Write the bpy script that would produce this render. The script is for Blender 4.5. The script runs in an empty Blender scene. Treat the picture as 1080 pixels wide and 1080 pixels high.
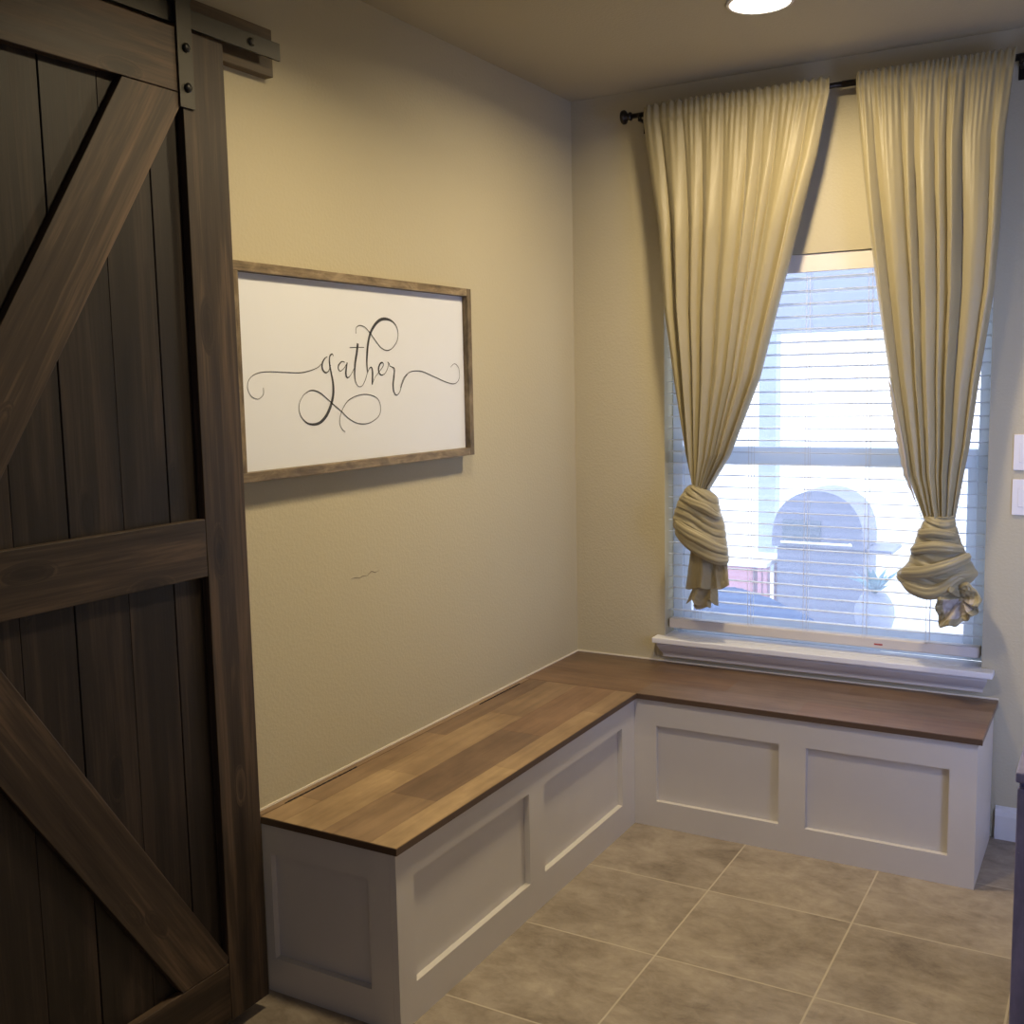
import bpy, bmesh, math, random
from mathutils import Vector, Matrix, noise
random.seed(7)
SC = bpy.context.scene
COL = SC.collection
PI = math.pi

# ------------------------------------------------------------------ node helpers
def new_mat(name):
    m = bpy.data.materials.new(name); m.use_nodes = True
    nt = m.node_tree; nt.nodes.clear()
    out = nt.nodes.new('ShaderNodeOutputMaterial')
    return m, nt, out
def N(nt, typ, **kw):
    n = nt.nodes.new(typ)
    for k, v in kw.items():
        if k in n.inputs.keys() if isinstance(k, str) and k[0].isupper() else False:
            n.inputs[k].default_value = v
        else:
            setattr(n, k, v)
    return n
def L(nt, a, b): nt.links.new(a, b)
def ramp(nt, fac, stops):
    r = nt.nodes.new('ShaderNodeValToRGB')
    while len(r.color_ramp.elements) < len(stops): r.color_ramp.elements.new(0.5)
    for e, (p, c) in zip(r.color_ramp.elements, stops):
        e.position = p; e.color = (c[0], c[1], c[2], 1)
    if fac is not None: L(nt, fac, r.inputs[0])
    return r
def mathn(nt, op, a, b=None, c=None):
    n = nt.nodes.new('ShaderNodeMath'); n.operation = op
    for i, v in enumerate((a, b, c)):
        if v is None: continue
        if isinstance(v, (int, float)): n.inputs[i].default_value = v
        else: L(nt, v, n.inputs[i])
    return n.outputs[0]
def mixc(nt, fac, a, b, blend='MIX'):
    n = nt.nodes.new('ShaderNodeMix'); n.data_type = 'RGBA'; n.blend_type = blend
    for sock, v in ((n.inputs[0], fac), (n.inputs[6], a), (n.inputs[7], b)):
        if isinstance(v, (int, float)): sock.default_value = v
        elif isinstance(v, tuple): sock.default_value = (v[0], v[1], v[2], 1)
        else: L(nt, v, sock)
    return n.outputs[2]
def noise_n(nt, vec, scale, detail=3, rough=.5, dist=0):
    n = nt.nodes.new('ShaderNodeTexNoise')
    n.inputs['Scale'].default_value = scale; n.inputs['Detail'].default_value = detail
    n.inputs['Roughness'].default_value = rough; n.inputs['Distortion'].default_value = dist
    if vec is not None: L(nt, vec, n.inputs['Vector'])
    return n.outputs[0]
def mapping(nt, vec, scale=(1,1,1), loc=(0,0,0), rot=(0,0,0)):
    n = nt.nodes.new('ShaderNodeMapping')
    n.inputs['Scale'].default_value = scale; n.inputs['Location'].default_value = loc; n.inputs['Rotation'].default_value = rot
    L(nt, vec, n.inputs['Vector']); return n.outputs[0]
def coords(nt, kind='Object'):
    return nt.nodes.new('ShaderNodeTexCoord').outputs[kind]
def bump(nt, h, strength, dist=.01):
    b = nt.nodes.new('ShaderNodeBump'); b.inputs['Strength'].default_value = strength
    b.inputs['Distance'].default_value = dist; L(nt, h, b.inputs['Height']); return b.outputs[0]
def bsdf(nt, out, color, rough=.5, metal=0, normal=None, spec=.5, sheen=0, coat=0):
    b = nt.nodes.new('ShaderNodeBsdfPrincipled')
    if isinstance(color, tuple): b.inputs['Base Color'].default_value = (*color, 1)
    else: L(nt, color, b.inputs['Base Color'])
    if isinstance(rough, (int, float)): b.inputs['Roughness'].default_value = rough
    else: L(nt, rough, b.inputs['Roughness'])
    b.inputs['Metallic'].default_value = metal
    b.inputs['Specular IOR Level'].default_value = spec
    b.inputs['Sheen Weight'].default_value = sheen
    b.inputs['Coat Weight'].default_value = coat
    if normal is not None: L(nt, normal, b.inputs['Normal'])
    L(nt, b.outputs[0], out.inputs[0]); return b

def plain(name, color, rough=.5, metal=0, bscale=60, bstr=.05, var=.06, spec=.5, sheen=0, coat=0):
    m, nt, out = new_mat(name)
    co = coords(nt)
    n = noise_n(nt, co, bscale*.15, 3)
    c = mixc(nt, n, tuple(x*(1-var) for x in color), tuple(min(1, x*(1+var)) for x in color))
    h = noise_n(nt, co, bscale, 3)
    bsdf(nt, out, c, rough, metal, bump(nt, h, bstr, .003), spec, sheen, coat)
    return m
def wall_mat(name, color, tex=.35):
    m, nt, out = new_mat(name)
    co = coords(nt)
    n = noise_n(nt, co, 1.3, 3)
    c = mixc(nt, n, tuple(x*.96 for x in color), tuple(x*1.04 for x in color))
    v = nt.nodes.new('ShaderNodeTexNoise'); L(nt, co, v.inputs['Vector'])
    v.inputs['Scale'].default_value = 95; v.inputs['Detail'].default_value = 3
    r = ramp(nt, v.outputs[0], [(.42, (0,0,0)), (.62, (1,1,1))])
    bsdf(nt, out, c, .82, 0, bump(nt, r.outputs[0], tex, .0022), .25)
    return m

def dark_wood(name, base_lo, base_hi, light, axis_scale=(26, 26, 1.4), rough=.50):
    """stained pine, grain along local z, knots, per board tint from the vertex colour"""
    m, nt, out = new_mat(name)
    co = coords(nt)
    vc = nt.nodes.new('ShaderNodeVertexColor'); vc.layer_name = 'Tint'
    sep = nt.nodes.new('ShaderNodeSeparateColor'); L(nt, vc.outputs[0], sep.inputs[0])
    off = nt.nodes.new('ShaderNodeCombineXYZ')
    L(nt, mathn(nt, 'MULTIPLY', sep.outputs[0], 17.0), off.inputs[0])
    L(nt, mathn(nt, 'MULTIPLY', sep.outputs[0], 9.0), off.inputs[2])
    ad = nt.nodes.new('ShaderNodeVectorMath'); ad.operation = 'ADD'
    L(nt, co, ad.inputs[0]); L(nt, off.outputs[0], ad.inputs[1])
    co2 = ad.outputs[0]
    vo = nt.nodes.new('ShaderNodeTexVoronoi'); vo.inputs['Scale'].default_value = 1.0
    L(nt, mapping(nt, co2, (7.5, 7.5, 2.6)), vo.inputs['Vector'])
    knot = ramp(nt, vo.outputs['Distance'], [(.05, (1,1,1)), (.20, (0,0,0))]).outputs[0]
    grainv = mapping(nt, co2, axis_scale)
    kd = mathn(nt, 'MULTIPLY', knot, 2.2)
    g2 = nt.nodes.new('ShaderNodeVectorMath'); g2.operation = 'ADD'
    cx = nt.nodes.new('ShaderNodeCombineXYZ'); L(nt, kd, cx.inputs[0]); L(nt, kd, cx.inputs[1])
    L(nt, grainv, g2.inputs[0]); L(nt, cx.outputs[0], g2.inputs[1])
    g = noise_n(nt, g2.outputs[0], 1.0, 5, .62, .6)
    fine = noise_n(nt, mapping(nt, co2, (160, 160, 5)), 1.0, 3, .6)
    big = noise_n(nt, mapping(nt, co2, (3, 3, 1.1)), 1.0, 2)
    f = mathn(nt, 'ADD', mathn(nt, 'MULTIPLY', g, .75), mathn(nt, 'MULTIPLY', fine, .25))
    c = ramp(nt, f, [(.30, base_lo), (.50, base_hi), (.68, light)]).outputs[0]
    c = mixc(nt, mathn(nt, 'MULTIPLY', big, .55), c, tuple(x*.45 for x in base_lo))
    c = mixc(nt, mathn(nt, 'MULTIPLY', knot, .8), c, tuple(x*.8 for x in base_lo))
    tint = mathn(nt, 'ADD', mathn(nt, 'MULTIPLY', sep.outputs[1], .8), .6)
    tc = nt.nodes.new('ShaderNodeVectorMath'); tc.operation = 'SCALE'
    L(nt, c, tc.inputs[0]); L(nt, tint, tc.inputs['Scale'])
    rr = mathn(nt, 'ADD', mathn(nt, 'MULTIPLY', g, .25), rough-.12)
    bsdf(nt, out, tc.outputs[0], rr, 0, bump(nt, f, .35, .002), .35)
    return m

def seat_wood(name, along='y'):
    """medium stained boards; the plank colour is a vertex colour, grain along one axis"""
    m, nt, out = new_mat(name)
    co = coords(nt)
    vc = nt.nodes.new('ShaderNodeVertexColor'); vc.layer_name = 'Tint'
    sc = (38, 2.2, 38) if along == 'y' else (2.2, 38, 38)
    g = noise_n(nt, mapping(nt, co, sc), 1.0, 5, .6, .4)
    blot = noise_n(nt, mapping(nt, co, (6, 3, 6) if along == 'y' else (3, 6, 6)), 1.0, 4, .65)
    k = ramp(nt, g, [(.30, (.78,.78,.78)), (.70, (1.15,1.15,1.15))]).outputs[0]
    b = ramp(nt, blot, [(.32, (.70,.66,.64)), (.62, (1.12,1.12,1.1))]).outputs[0]
    c = mixc(nt, 1.0, vc.outputs[0], k, 'MULTIPLY')
    c = mixc(nt, 1.0, c, b, 'MULTIPLY')
    bsdf(nt, out, c, .38, 0, bump(nt, g, .12, .001), .5)
    return m

# ------------------------------------------------------------------ mesh helpers
def finish(name, bm, mat, parent=None, smooth=False, loc=None, rot=None):
    bmesh.ops.recalc_face_normals(bm, faces=bm.faces)
    me = bpy.data.meshes.new(name)
    bm.to_mesh(me); bm.free()
    if smooth:
        for p in me.polygons: p.use_smooth = True
    if mat: me.materials.append(mat)
    o = bpy.data.objects.new(name, me)
    COL.objects.link(o)
    if loc: o.location = loc
    if rot: o.rotation_euler = rot
    if parent: o.parent = parent
    return o
def add_box(bm, x0, x1, y0, y1, z0, z1, bev=0, tint=None, seg=2):
    r = bmesh.ops.create_cube(bm, size=1)
    vs = r['verts']
    for v in vs:
        v.co.x = x0 if v.co.x < 0 else x1
        v.co.y = y0 if v.co.y < 0 else y1
        v.co.z = z0 if v.co.z < 0 else z1
    fs = set(f for v in vs for f in v.link_faces)
    if bev:
        es = list(set(e for v in vs for e in v.link_edges))
        rr = bmesh.ops.bevel(bm, geom=es, offset=bev, segments=seg, affect='EDGES', profile=.5)
        fs = set(f for f in rr['faces']) | set(f for f in fs if f.is_valid)
        fs |= set(f for v in rr['verts'] for f in v.link_faces)
    if tint is not None:
        cl = bm.loops.layers.float_color.get('Tint') or bm.loops.layers.float_color.new('Tint')
        for f in fs:
            if f.is_valid:
                for l in f.loops: l[cl] = (*tint, 1)
def newbm(tint=False):
    bm = bmesh.new()
    if tint: bm.loops.layers.float_color.new('Tint')
    return bm
def box(name, x0, x1, y0, y1, z0, z1, mat, parent=None, bev=0, tint=None):
    bm = newbm(tint is not None); add_box(bm, x0, x1, y0, y1, z0, z1, bev, tint)
    return finish(name, bm, mat, parent)
def boxes(name, lst, mat, parent=None, bev=0):
    bm = newbm()
    for b in lst: add_box(bm, *b, bev)
    return finish(name, bm, mat, parent)
def prism(bm, poly, fn, a, b, tint=None):
    """extrude polygon (list of 2d) between a and b; fn(p, t)->3d"""
    va = [bm.verts.new(fn(p, a)) for p in poly]; vb = [bm.verts.new(fn(p, b)) for p in poly]
    fs = [bm.faces.new(va), bm.faces.new(vb[::-1])]
    n = len(poly)
    for i in range(n):
        fs.append(bm.faces.new((va[i], vb[i], vb[(i+1) % n], va[(i+1) % n])))
    if tint is not None:
        cl = bm.loops.layers.float_color.get('Tint')
        for f in fs:
            for l in f.loops: l[cl] = (*tint, 1)
def lathe(name, prof, mat, parent=None, loc=(0,0,0), axis='z', seg=32, smooth=True):
    bm = bmesh.new(); rings = []
    for r, h in prof:
        ring = []
        for i in range(seg):
            a = 2*PI*i/seg
            p = (r*math.cos(a), r*math.sin(a), h)
            if axis == 'x': p = (p[2], p[0], p[1])
            if axis == 'y': p = (p[0], p[2], p[1])
            ring.append(bm.verts.new(Vector(p)+Vector(loc)))
        rings.append(ring)
    for a, b in zip(rings, rings[1:]):
        for i in range(seg):
            bm.faces.new((a[i], a[(i+1) % seg], b[(i+1) % seg], b[i]))
    bm.faces.new(rings[0]); bm.faces.new(rings[-1])
    bmesh.ops.remove_doubles(bm, verts=bm.verts, dist=1e-6)
    o = finish(name, bm, mat, parent, smooth)
    return o
def add_tube(bm, pts, r, seg=8):
    pts = [Vector(p) for p in pts]; rings = []
    for i, p in enumerate(pts):
        d = (pts[min(i+1, len(pts)-1)]-pts[max(i-1, 0)]).normalized()
        u = d.cross(Vector((0,0,1)))
        if u.length < .05: u = d.cross(Vector((0,1,0)))
        u.normalize(); v = d.cross(u)
        rr = r[i] if isinstance(r, (list, tuple)) else r
        rings.append([bm.verts.new(p+u*math.cos(2*PI*k/seg)*rr+v*math.sin(2*PI*k/seg)*rr) for k in range(seg)])
    for a, b in zip(rings, rings[1:]):
        for i in range(seg): bm.faces.new((a[i], a[(i+1) % seg], b[(i+1) % seg], b[i]))
    bm.faces.new(rings[0]); bm.faces.new(rings[-1])
def empty(name, loc, label, cat, group=None, kind=None):
    o = bpy.data.objects.new(name, None); COL.objects.link(o); o.location = loc
    o.empty_display_size = .1
    tag(o, label, cat, group, kind); return o
def tag(o, label=None, cat=None, group=None, kind=None):
    if label: o['label'] = label
    if cat: o['category'] = cat
    if group: o['group'] = group
    if kind: o['kind'] = kind
    return o
def adopt(root):
    """children were built in world coordinates: keep them there"""
    inv = Matrix.Translation(-root.location)
    for c in root.children: c.matrix_parent_inverse = inv
def struct(o, label, cat): return tag(o, label, cat, kind='structure')
def interp(tab, t):
    """tab: list of (t, v) ascending"""
    if t <= tab[0][0]: return tab[0][1]
    for (a, va), (b, vb) in zip(tab, tab[1:]):
        if t <= b:
            k = (t-a)/(b-a); return va+(vb-va)*k
    return tab[-1][1]
def fbm(x, y, z=0): return noise.fractal(Vector((x, y, z)), 1.0, 2.0, 3)

P1, P2, P3, P4, P5, WORLD, EXPOSURE = 21.0, 16.5, 2.0, 20.0, 7.0, 3.9, 0.0
STROKES = [
 [(-1.8713,1.6281,0.00095),(-1.8724,1.6105,0.00095),(-1.8928,1.5993,0.00094),(-1.9183,1.6086,0.00094),(-1.9291,1.6316,0.00094),(-1.918,1.6535,0.00094),(-1.8902,1.6656,0.00126),(-1.8506,1.6696,0.00159),(-1.7899,1.6682,0.00162),(-1.7268,1.6668,0.00166),(-1.683,1.6725,0.00168),(-1.6514,1.6812,0.00135),(-1.635,1.6907,0.00136)],
 [(-1.6077,1.7117,0.00136),(-1.6209,1.7048,0.00272),(-1.6313,1.6901,0.00407),(-1.6291,1.6748,0.00373),(-1.6158,1.667,0.00273),(-1.6031,1.6731,0.00171),(-1.594,1.6886,0.00137)],
 [(-1.5806,1.7134,0.00138),(-1.5851,1.7192,0.00206),(-1.5934,1.716,0.00308),(-1.5983,1.7074,0.00342),(-1.5984,1.6886,0.00376),(-1.5928,1.6646,0.00412),(-1.5873,1.6404,0.00517),(-1.5868,1.6128,0.0062),(-1.5937,1.5887,0.00657),(-1.6071,1.5649,0.00689),(-1.6245,1.5448,0.00687),(-1.6494,1.5293,0.00579),(-1.6784,1.525,0.0044),(-1.7063,1.5309,0.00267),(-1.728,1.5485,0.00167),(-1.7357,1.5687,0.00133),(-1.7305,1.5885,0.00133),(-1.7142,1.6065,0.00133),(-1.6932,1.6162,0.00167),(-1.6725,1.6185,0.00236),(-1.6468,1.6121,0.00238),(-1.6212,1.5979,0.00205),(-1.59,1.5783,0.00208),(-1.5529,1.5563,0.0021),(-1.5259,1.5378,0.00177),(-1.4926,1.523,0.00178),(-1.458,1.5172,0.0018),(-1.4223,1.5194,0.00145),(-1.3852,1.5326,0.00147),(-1.3689,1.5505,0.00147),(-1.3705,1.5763,0.00147),(-1.3879,1.5932,0.00146),(-1.4234,1.6022,0.00181),(-1.4588,1.6029,0.00179),(-1.4997,1.5955,0.00177),(-1.5289,1.582,0.00176),(-1.5498,1.5615,0.0014),(-1.5622,1.5391,0.00139),(-1.5634,1.5199,0.00139),(-1.5532,1.5054,0.0014),(-1.5396,1.4977,0.00106)],
 [(-1.5304,1.6966,0.0014),(-1.5442,1.6983,0.00208),(-1.5581,1.6888,0.00313),(-1.5609,1.6784,0.00278),(-1.5525,1.6715,0.00174),(-1.5371,1.6784,0.00139),(-1.5211,1.6932,0.0014)],
 [(-1.5198,1.696,0.00315),(-1.5253,1.6785,0.0042),(-1.5274,1.6627,0.00455),(-1.5224,1.6529,0.00316),(-1.5103,1.6567,0.0014),(-1.4952,1.6715,0.00141),(-1.4816,1.6874,0.00106)],
 [(-1.4675,1.7513,0.00601),(-1.4737,1.7247,0.00604),(-1.4823,1.6963,0.00531),(-1.4868,1.668,0.00426),(-1.4858,1.6467,0.00283),(-1.478,1.6317,0.00178),(-1.4662,1.6259,0.00143),(-1.4513,1.6304,0.00144),(-1.4375,1.6464,0.00144),(-1.4268,1.6662,0.00144)],
 [(-1.5053,1.7389,0.0014),(-1.4728,1.7399,0.00142),(-1.4379,1.7402,0.00143)],
 [(-1.4744,1.7794,0.00141),(-1.4736,1.7935,0.00141),(-1.4645,1.8009,0.00177),(-1.4499,1.8032,0.00178),(-1.4297,1.7986,0.00178),(-1.407,1.7832,0.00179),(-1.3783,1.7588,0.00181),(-1.355,1.7411,0.00183),(-1.3276,1.7335,0.00184),(-1.299,1.7403,0.00148),(-1.2756,1.7594,0.00149),(-1.2662,1.7801,0.00149),(-1.2701,1.8023,0.00186),(-1.287,1.8183,0.00295),(-1.313,1.8265,0.00513),(-1.344,1.8263,0.00619),(-1.3689,1.817,0.00653),(-1.391,1.7999,0.00648),(-1.4072,1.7796,0.00612),(-1.4176,1.7543,0.00574),(-1.424,1.7254,0.00538),(-1.4274,1.6967,0.00431),(-1.4257,1.6662,0.00252)],
 [(-1.4256,1.6672,0.00144),(-1.4166,1.6788,0.00181),(-1.4068,1.6824,0.00289),(-1.4014,1.6723,0.00399),(-1.4025,1.6534,0.00434),(-1.405,1.6317,0.00327)],
 [(-1.4036,1.6353,0.00109),(-1.3893,1.6534,0.00109),(-1.365,1.6723,0.00146),(-1.3469,1.6881,0.00184),(-1.3501,1.6966,0.00257),(-1.3613,1.6943,0.00365),(-1.3707,1.6807,0.00439),(-1.369,1.6672,0.00365),(-1.3584,1.6599,0.00257),(-1.3408,1.6642,0.00147),(-1.3263,1.679,0.00148),(-1.3204,1.6938,0.00148)],
 [(-1.3251,1.6993,0.00185),(-1.3167,1.6931,0.00222),(-1.3145,1.6872,0.00148),(-1.3021,1.6835,0.00222),(-1.291,1.6772,0.00336),(-1.2949,1.653,0.00448),(-1.3,1.6306,0.00448),(-1.2973,1.61,0.00336),(-1.2852,1.5986,0.00187),(-1.2679,1.607,0.00151),(-1.2537,1.6302,0.00151),(-1.2383,1.6497,0.00151),(-1.2217,1.6633,0.00152)],
 [(-1.2619,1.6205,0.0015),(-1.2435,1.6503,0.00151),(-1.2072,1.6689,0.00152),(-1.1491,1.6714,0.00194),(-1.0752,1.6537,0.00197),(-0.9984,1.6344,0.00202),(-0.9505,1.6305,0.00163),(-0.9235,1.6487,0.00122),(-0.9252,1.6811,0.00122),(-0.9506,1.6959,0.00122),(-0.9753,1.6845,0.00121)],
]

# ------------------------------------------------------------------ materials
WALL = (.495, .445, .315)
M_wall = wall_mat('painted_wall', WALL, .16)
M_ceil = wall_mat('painted_ceiling', (.44, .395, .285), .14)
M_white = plain('white_trim_paint', (.66, .64, .62), .38, bstr=.03, var=.03)
M_bench = plain('white_bench_paint', (.62, .59, .555), .42, bstr=.04, var=.03)
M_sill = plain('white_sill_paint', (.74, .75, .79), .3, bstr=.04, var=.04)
M_metal = plain('black_metal', (.055, .052, .045), .42, .6, bstr=.04)
M_bronze = plain('dark_bronze', (.03, .024, .02), .35, .7, bstr=.03)
M_bolt = plain('black_bolt', (.012, .012, .012), .4, .5)
M_door = dark_wood('dark_stained_pine', (.007, .005, .004), (.021, .0145, .011), (.062, .041, .030))
M_brace = dark_wood('dark_stained_pine_trim', (.014, .0095, .007), (.044, .030, .021), (.13, .085, .055), (22, 22, 1.3))
M_board = dark_wood('weathered_backing_wood', (.05, .035, .02), (.13, .09, .05), (.22, .15, .085))
M_frame = dark_wood('weathered_brown_frame_wood', (.06, .042, .024), (.23, .17, .10), (.42, .33, .21), (30, 30, 13))
M_seat_y = seat_wood('stained_seat_boards_long', 'y')
M_seat_x = seat_wood('stained_seat_boards_cross', 'x')
M_vinyl, nt_, out_ = new_mat('white_vinyl')
b_ = bsdf(nt_, out_, (.80,.83,.88), .35)
t_ = nt_.nodes.new('ShaderNodeBsdfTranslucent'); t_.inputs[0].default_value = (.8,.87,.95,1)
x_ = nt_.nodes.new('ShaderNodeMixShader'); x_.inputs[0].default_value = .30  # translucent mix brightens the backlit frame to imitate the glare veil
L(nt_, b_.outputs[0], x_.inputs[1]); L(nt_, t_.outputs[0], x_.inputs[2]); L(nt_, x_.outputs[0], out_.inputs[0])
M_plastic = plain('white_switch_plastic', (.78, .76, .76), .3, bstr=.0, var=.01)
M_ink = plain('black_lettering', (.035, .035, .04), .6, bstr=0, var=.1)
M_signface = plain('white_sign_board', (.72, .745, .80), .55, bstr=.02, var=.01)
M_caulk = plain('white_caulk', (.75, .70, .60), .5)

def slat_mat():
    m, nt, out = new_mat('white_blind_slat')
    b = nt.nodes.new('ShaderNodeBsdfPrincipled')
    co = coords(nt); n = noise_n(nt, mapping(nt, co, (2, 40, 40)), 1, 2)
    c = mixc(nt, n, (.64,.67,.72), (.70,.73,.78)); L(nt, c, b.inputs['Base Color'])
    b.inputs['Roughness'].default_value = .45
    t = nt.nodes.new('ShaderNodeBsdfTranslucent'); t.inputs[0].default_value = (.7,.75,.8,1)
    mx = nt.nodes.new('ShaderNodeMixShader'); mx.inputs[0].default_value = .12
    L(nt, b.outputs[0], mx.inputs[1]); L(nt, t.outputs[0], mx.inputs[2]); L(nt, mx.outputs[0], out.inputs[0])
    return m
M_slat = slat_mat()

def glass_mat():
    m, nt, out = new_mat('glare_veil_glass')
    tr = nt.nodes.new('ShaderNodeBsdfTransparent'); tr.inputs[0].default_value = (.95,.96,1,1)
    tl = nt.nodes.new('ShaderNodeBsdfTranslucent')
    co = coords(nt); n = noise_n(nt, co, 2.5, 3)
    L(nt, mixc(nt, n, (.66,.74,.95), (.78,.84,1.0)), tl.inputs[0])
    m1 = nt.nodes.new('ShaderNodeMixShader'); m1.inputs[0].default_value = GLASS_HAZE  # translucent share imitates veiling glare over the bright outdoors
    L(nt, tr.outputs[0], m1.inputs[1]); L(nt, tl.outputs[0], m1.inputs[2])
    gl = nt.nodes.new('ShaderNodeBsdfGlossy'); gl.inputs['Roughness'].default_value = .02
    m2 = nt.nodes.new('ShaderNodeMixShader'); m2.inputs[0].default_value = .05
    L(nt, m1.outputs[0], m2.inputs[1]); L(nt, gl.outputs[0], m2.inputs[2]); L(nt, m2.outputs[0], out.inputs[0])
    return m
GLASS_HAZE = .11
M_glass = glass_mat()

def cloth_mat(name, ca, cb, rough=.5, sheen=.25, transl=.08):
    m, nt, out = new_mat(name)
    co = coords(nt)
    n = noise_n(nt, mapping(nt, co, (5, 5, 2)), 1, 3)
    c = mixc(nt, n, ca, cb)
    wx = nt.nodes.new('ShaderNodeTexWave'); wx.inputs['Scale'].default_value = 260; wx.bands_direction = 'Z'
    L(nt, co, wx.inputs['Vector'])
    cr = noise_n(nt, mapping(nt, co, (18, 18, 26)), 1, 3, .6)
    hh = mathn(nt, 'ADD', mathn(nt, 'MULTIPLY', wx.outputs[1], .12), cr)
    nb = bump(nt, hh, .22, .004)
    b = bsdf(nt, out, c, rough, 0, nb, .45, sheen)
    t = nt.nodes.new('ShaderNodeBsdfTranslucent'); L(nt, c, t.inputs[0])
    mx = nt.nodes.new('ShaderNodeMixShader'); mx.inputs[0].default_value = transl
    L(nt, b.outputs[0], mx.inputs[1]); L(nt, t.outputs[0], mx.inputs[2]); L(nt, mx.outputs[0], out.inputs[0])
    return m
M_cloth = cloth_mat('gold_beige_curtain_cloth', (.30, .255, .14), (.385, .33, .19), .38)
M_lining = cloth_mat('pale_curtain_lining', (.44, .39, .34), (.50, .45, .40), .6)

def floor_mat():
    m, nt, out = new_mat('beige_stone_tile')
    co = coords(nt)
    sp = nt.nodes.new('ShaderNodeSeparateXYZ'); L(nt, co, sp.inputs[0])
    TX, TY = .4505, .4455
    fx = mathn(nt, 'DIVIDE', mathn(nt, 'SUBTRACT', sp.outputs[0], .8767), TX)
    fy = mathn(nt, 'DIVIDE', mathn(nt, 'SUBTRACT', sp.outputs[1], -.850), TY)
    def edge(f, T):
        fr = mathn(nt, 'FRACT', f)
        d = mathn(nt, 'SUBTRACT', .5, mathn(nt, 'ABSOLUTE', mathn(nt, 'SUBTRACT', fr, .5)))
        return mathn(nt, 'MULTIPLY', d, T)
    d = mathn(nt, 'MINIMUM', edge(fx, TX), edge(fy, TY))
    grout = ramp(nt, mathn(nt, 'MULTIPLY', d, 100), [(.20, (1,1,1)), (.36, (0,0,0))]).outputs[0]
    idv = nt.nodes.new('ShaderNodeCombineXYZ')
    L(nt, mathn(nt, 'FLOOR', fx), idv.inputs[0]); L(nt, mathn(nt, 'FLOOR', fy), idv.inputs[1])
    wn = nt.nodes.new('ShaderNodeTexWhiteNoise'); L(nt, idv.outputs[0], wn.inputs['Vector'])
    ofs = nt.nodes.new('ShaderNodeVectorMath'); ofs.operation = 'MULTIPLY_ADD'
    L(nt, wn.outputs['Color'], ofs.inputs[0]); ofs.inputs[1].default_value = (30,30,30); L(nt, co, ofs.inputs[2])
    st = mapping(nt, ofs.outputs[0], (4.2, 6.0, 1))
    a = noise_n(nt, st, 1.0, 7, .68, .35)
    b = noise_n(nt, mapping(nt, ofs.outputs[0], (20, 28, 1)), 1.0, 5, .7, .6)
    f = mathn(nt, 'ADD', mathn(nt, 'MULTIPLY', a, .7), mathn(nt, 'MULTIPLY', b, .3))
    c = ramp(nt, f, [(.30, (.14,.11,.08)), (.43, (.26,.215,.165)), (.56, (.36,.305,.24)), (.72, (.48,.415,.335))]).outputs[0]
    tv = mathn(nt, 'ADD', mathn(nt, 'MULTIPLY', wn.outputs['Value'], .10), .95)
    vs = nt.nodes.new('ShaderNodeVectorMath'); vs.operation = 'SCALE'; L(nt, c, vs.inputs[0]); L(nt, tv, vs.inputs['Scale'])
    c2 = mixc(nt, grout, vs.outputs[0], (.47,.41,.32))
    hgt = mathn(nt, 'SUBTRACT', mathn(nt, 'MULTIPLY', f, .25), mathn(nt, 'MULTIPLY', grout, .6))
    rg = mathn(nt, 'ADD', mathn(nt, 'MULTIPLY', grout, .35), .42)
    bsdf(nt, out, c2, rg, 0, bump(nt, hgt, .25, .002), .4)
    return m
M_floor = floor_mat()

# ------------------------------------------------------------------ room shell
CZ = 2.7385
RX, RY = 2.75, -6.2
struct(box('floor', -.12, RX+.12, RY-.12, .14, -.12, 0, M_floor), 'beige stone tile floor with pale grout lines', 'floor')
struct(box('ceiling', -.12, RX+.12, RY-.12, .14, CZ, CZ+.1, M_ceil), 'tan painted ceiling', 'ceiling')
struct(box('wall_left', -.12, 0, RY-.12, .14, 0, CZ, M_wall), 'beige textured wall behind the barn door and sign', 'wall')
struct(box('wall_right', RX, RX+.12, RY-.12, .14, 0, CZ, M_wall), 'beige wall out of view on the right', 'wall')
struct(box('wall_rear', 0, RX, RY-.12, RY, 0, CZ, M_wall), 'beige wall behind the viewer', 'wall')
OX0, OX1, OZ0, OZ1 = .3935, 1.5735, .585, 2.074
struct(boxes('wall_back', [(0, OX0, 0, .14, 0, CZ), (OX1, RX, 0, .14, 0, CZ), (OX0, OX1, 0, .14, 0, OZ0), (OX0, OX1, 0, .14, OZ1, CZ)], M_wall),
       'beige textured wall around the window', 'wall')
# baseboard right of the bench
bm = newbm()
prism(bm, [(0,0), (-.015,0), (-.015,.085), (-.011,.1), (-.006,.106), (-.004,.118), (0,.118)], lambda p, t: (t, p[0], p[1]), 1.634, RX)
struct(finish('baseboard_back', bm, M_white), 'white baseboard on the back wall right of the bench', 'baseboard')
# thin caulk beads where the seat meets the walls
struct(box('trim_1', 0, .004, -1.955, 0, .498, .5035, M_caulk), 'thin white caulk line between seat and left wall', 'trim')
struct(box('trim_2', .004, 1.632, -.004, 0, .498, .5035, M_caulk), 'thin white caulk line between seat and back wall', 'trim')
# scuff on the left wall
bm = newbm()
add_tube(bm, [(0.0006, -1.505+.02*i, 1.060+.004*math.sin(i*2.9)*(i%3)) for i in range(8)], [.0004,.0012,.0006,.0011,.0004,.0012,.0009,.0004], 5)
sc = finish('wall_scuff', bm, plain('grey_scuff', (.25,.21,.16), .8)); tag(sc, 'small dark scuff mark on the beige left wall below the sign', 'scuff')
sc['kind'] = 'structure'; sc.name = 'trim_3'

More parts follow.
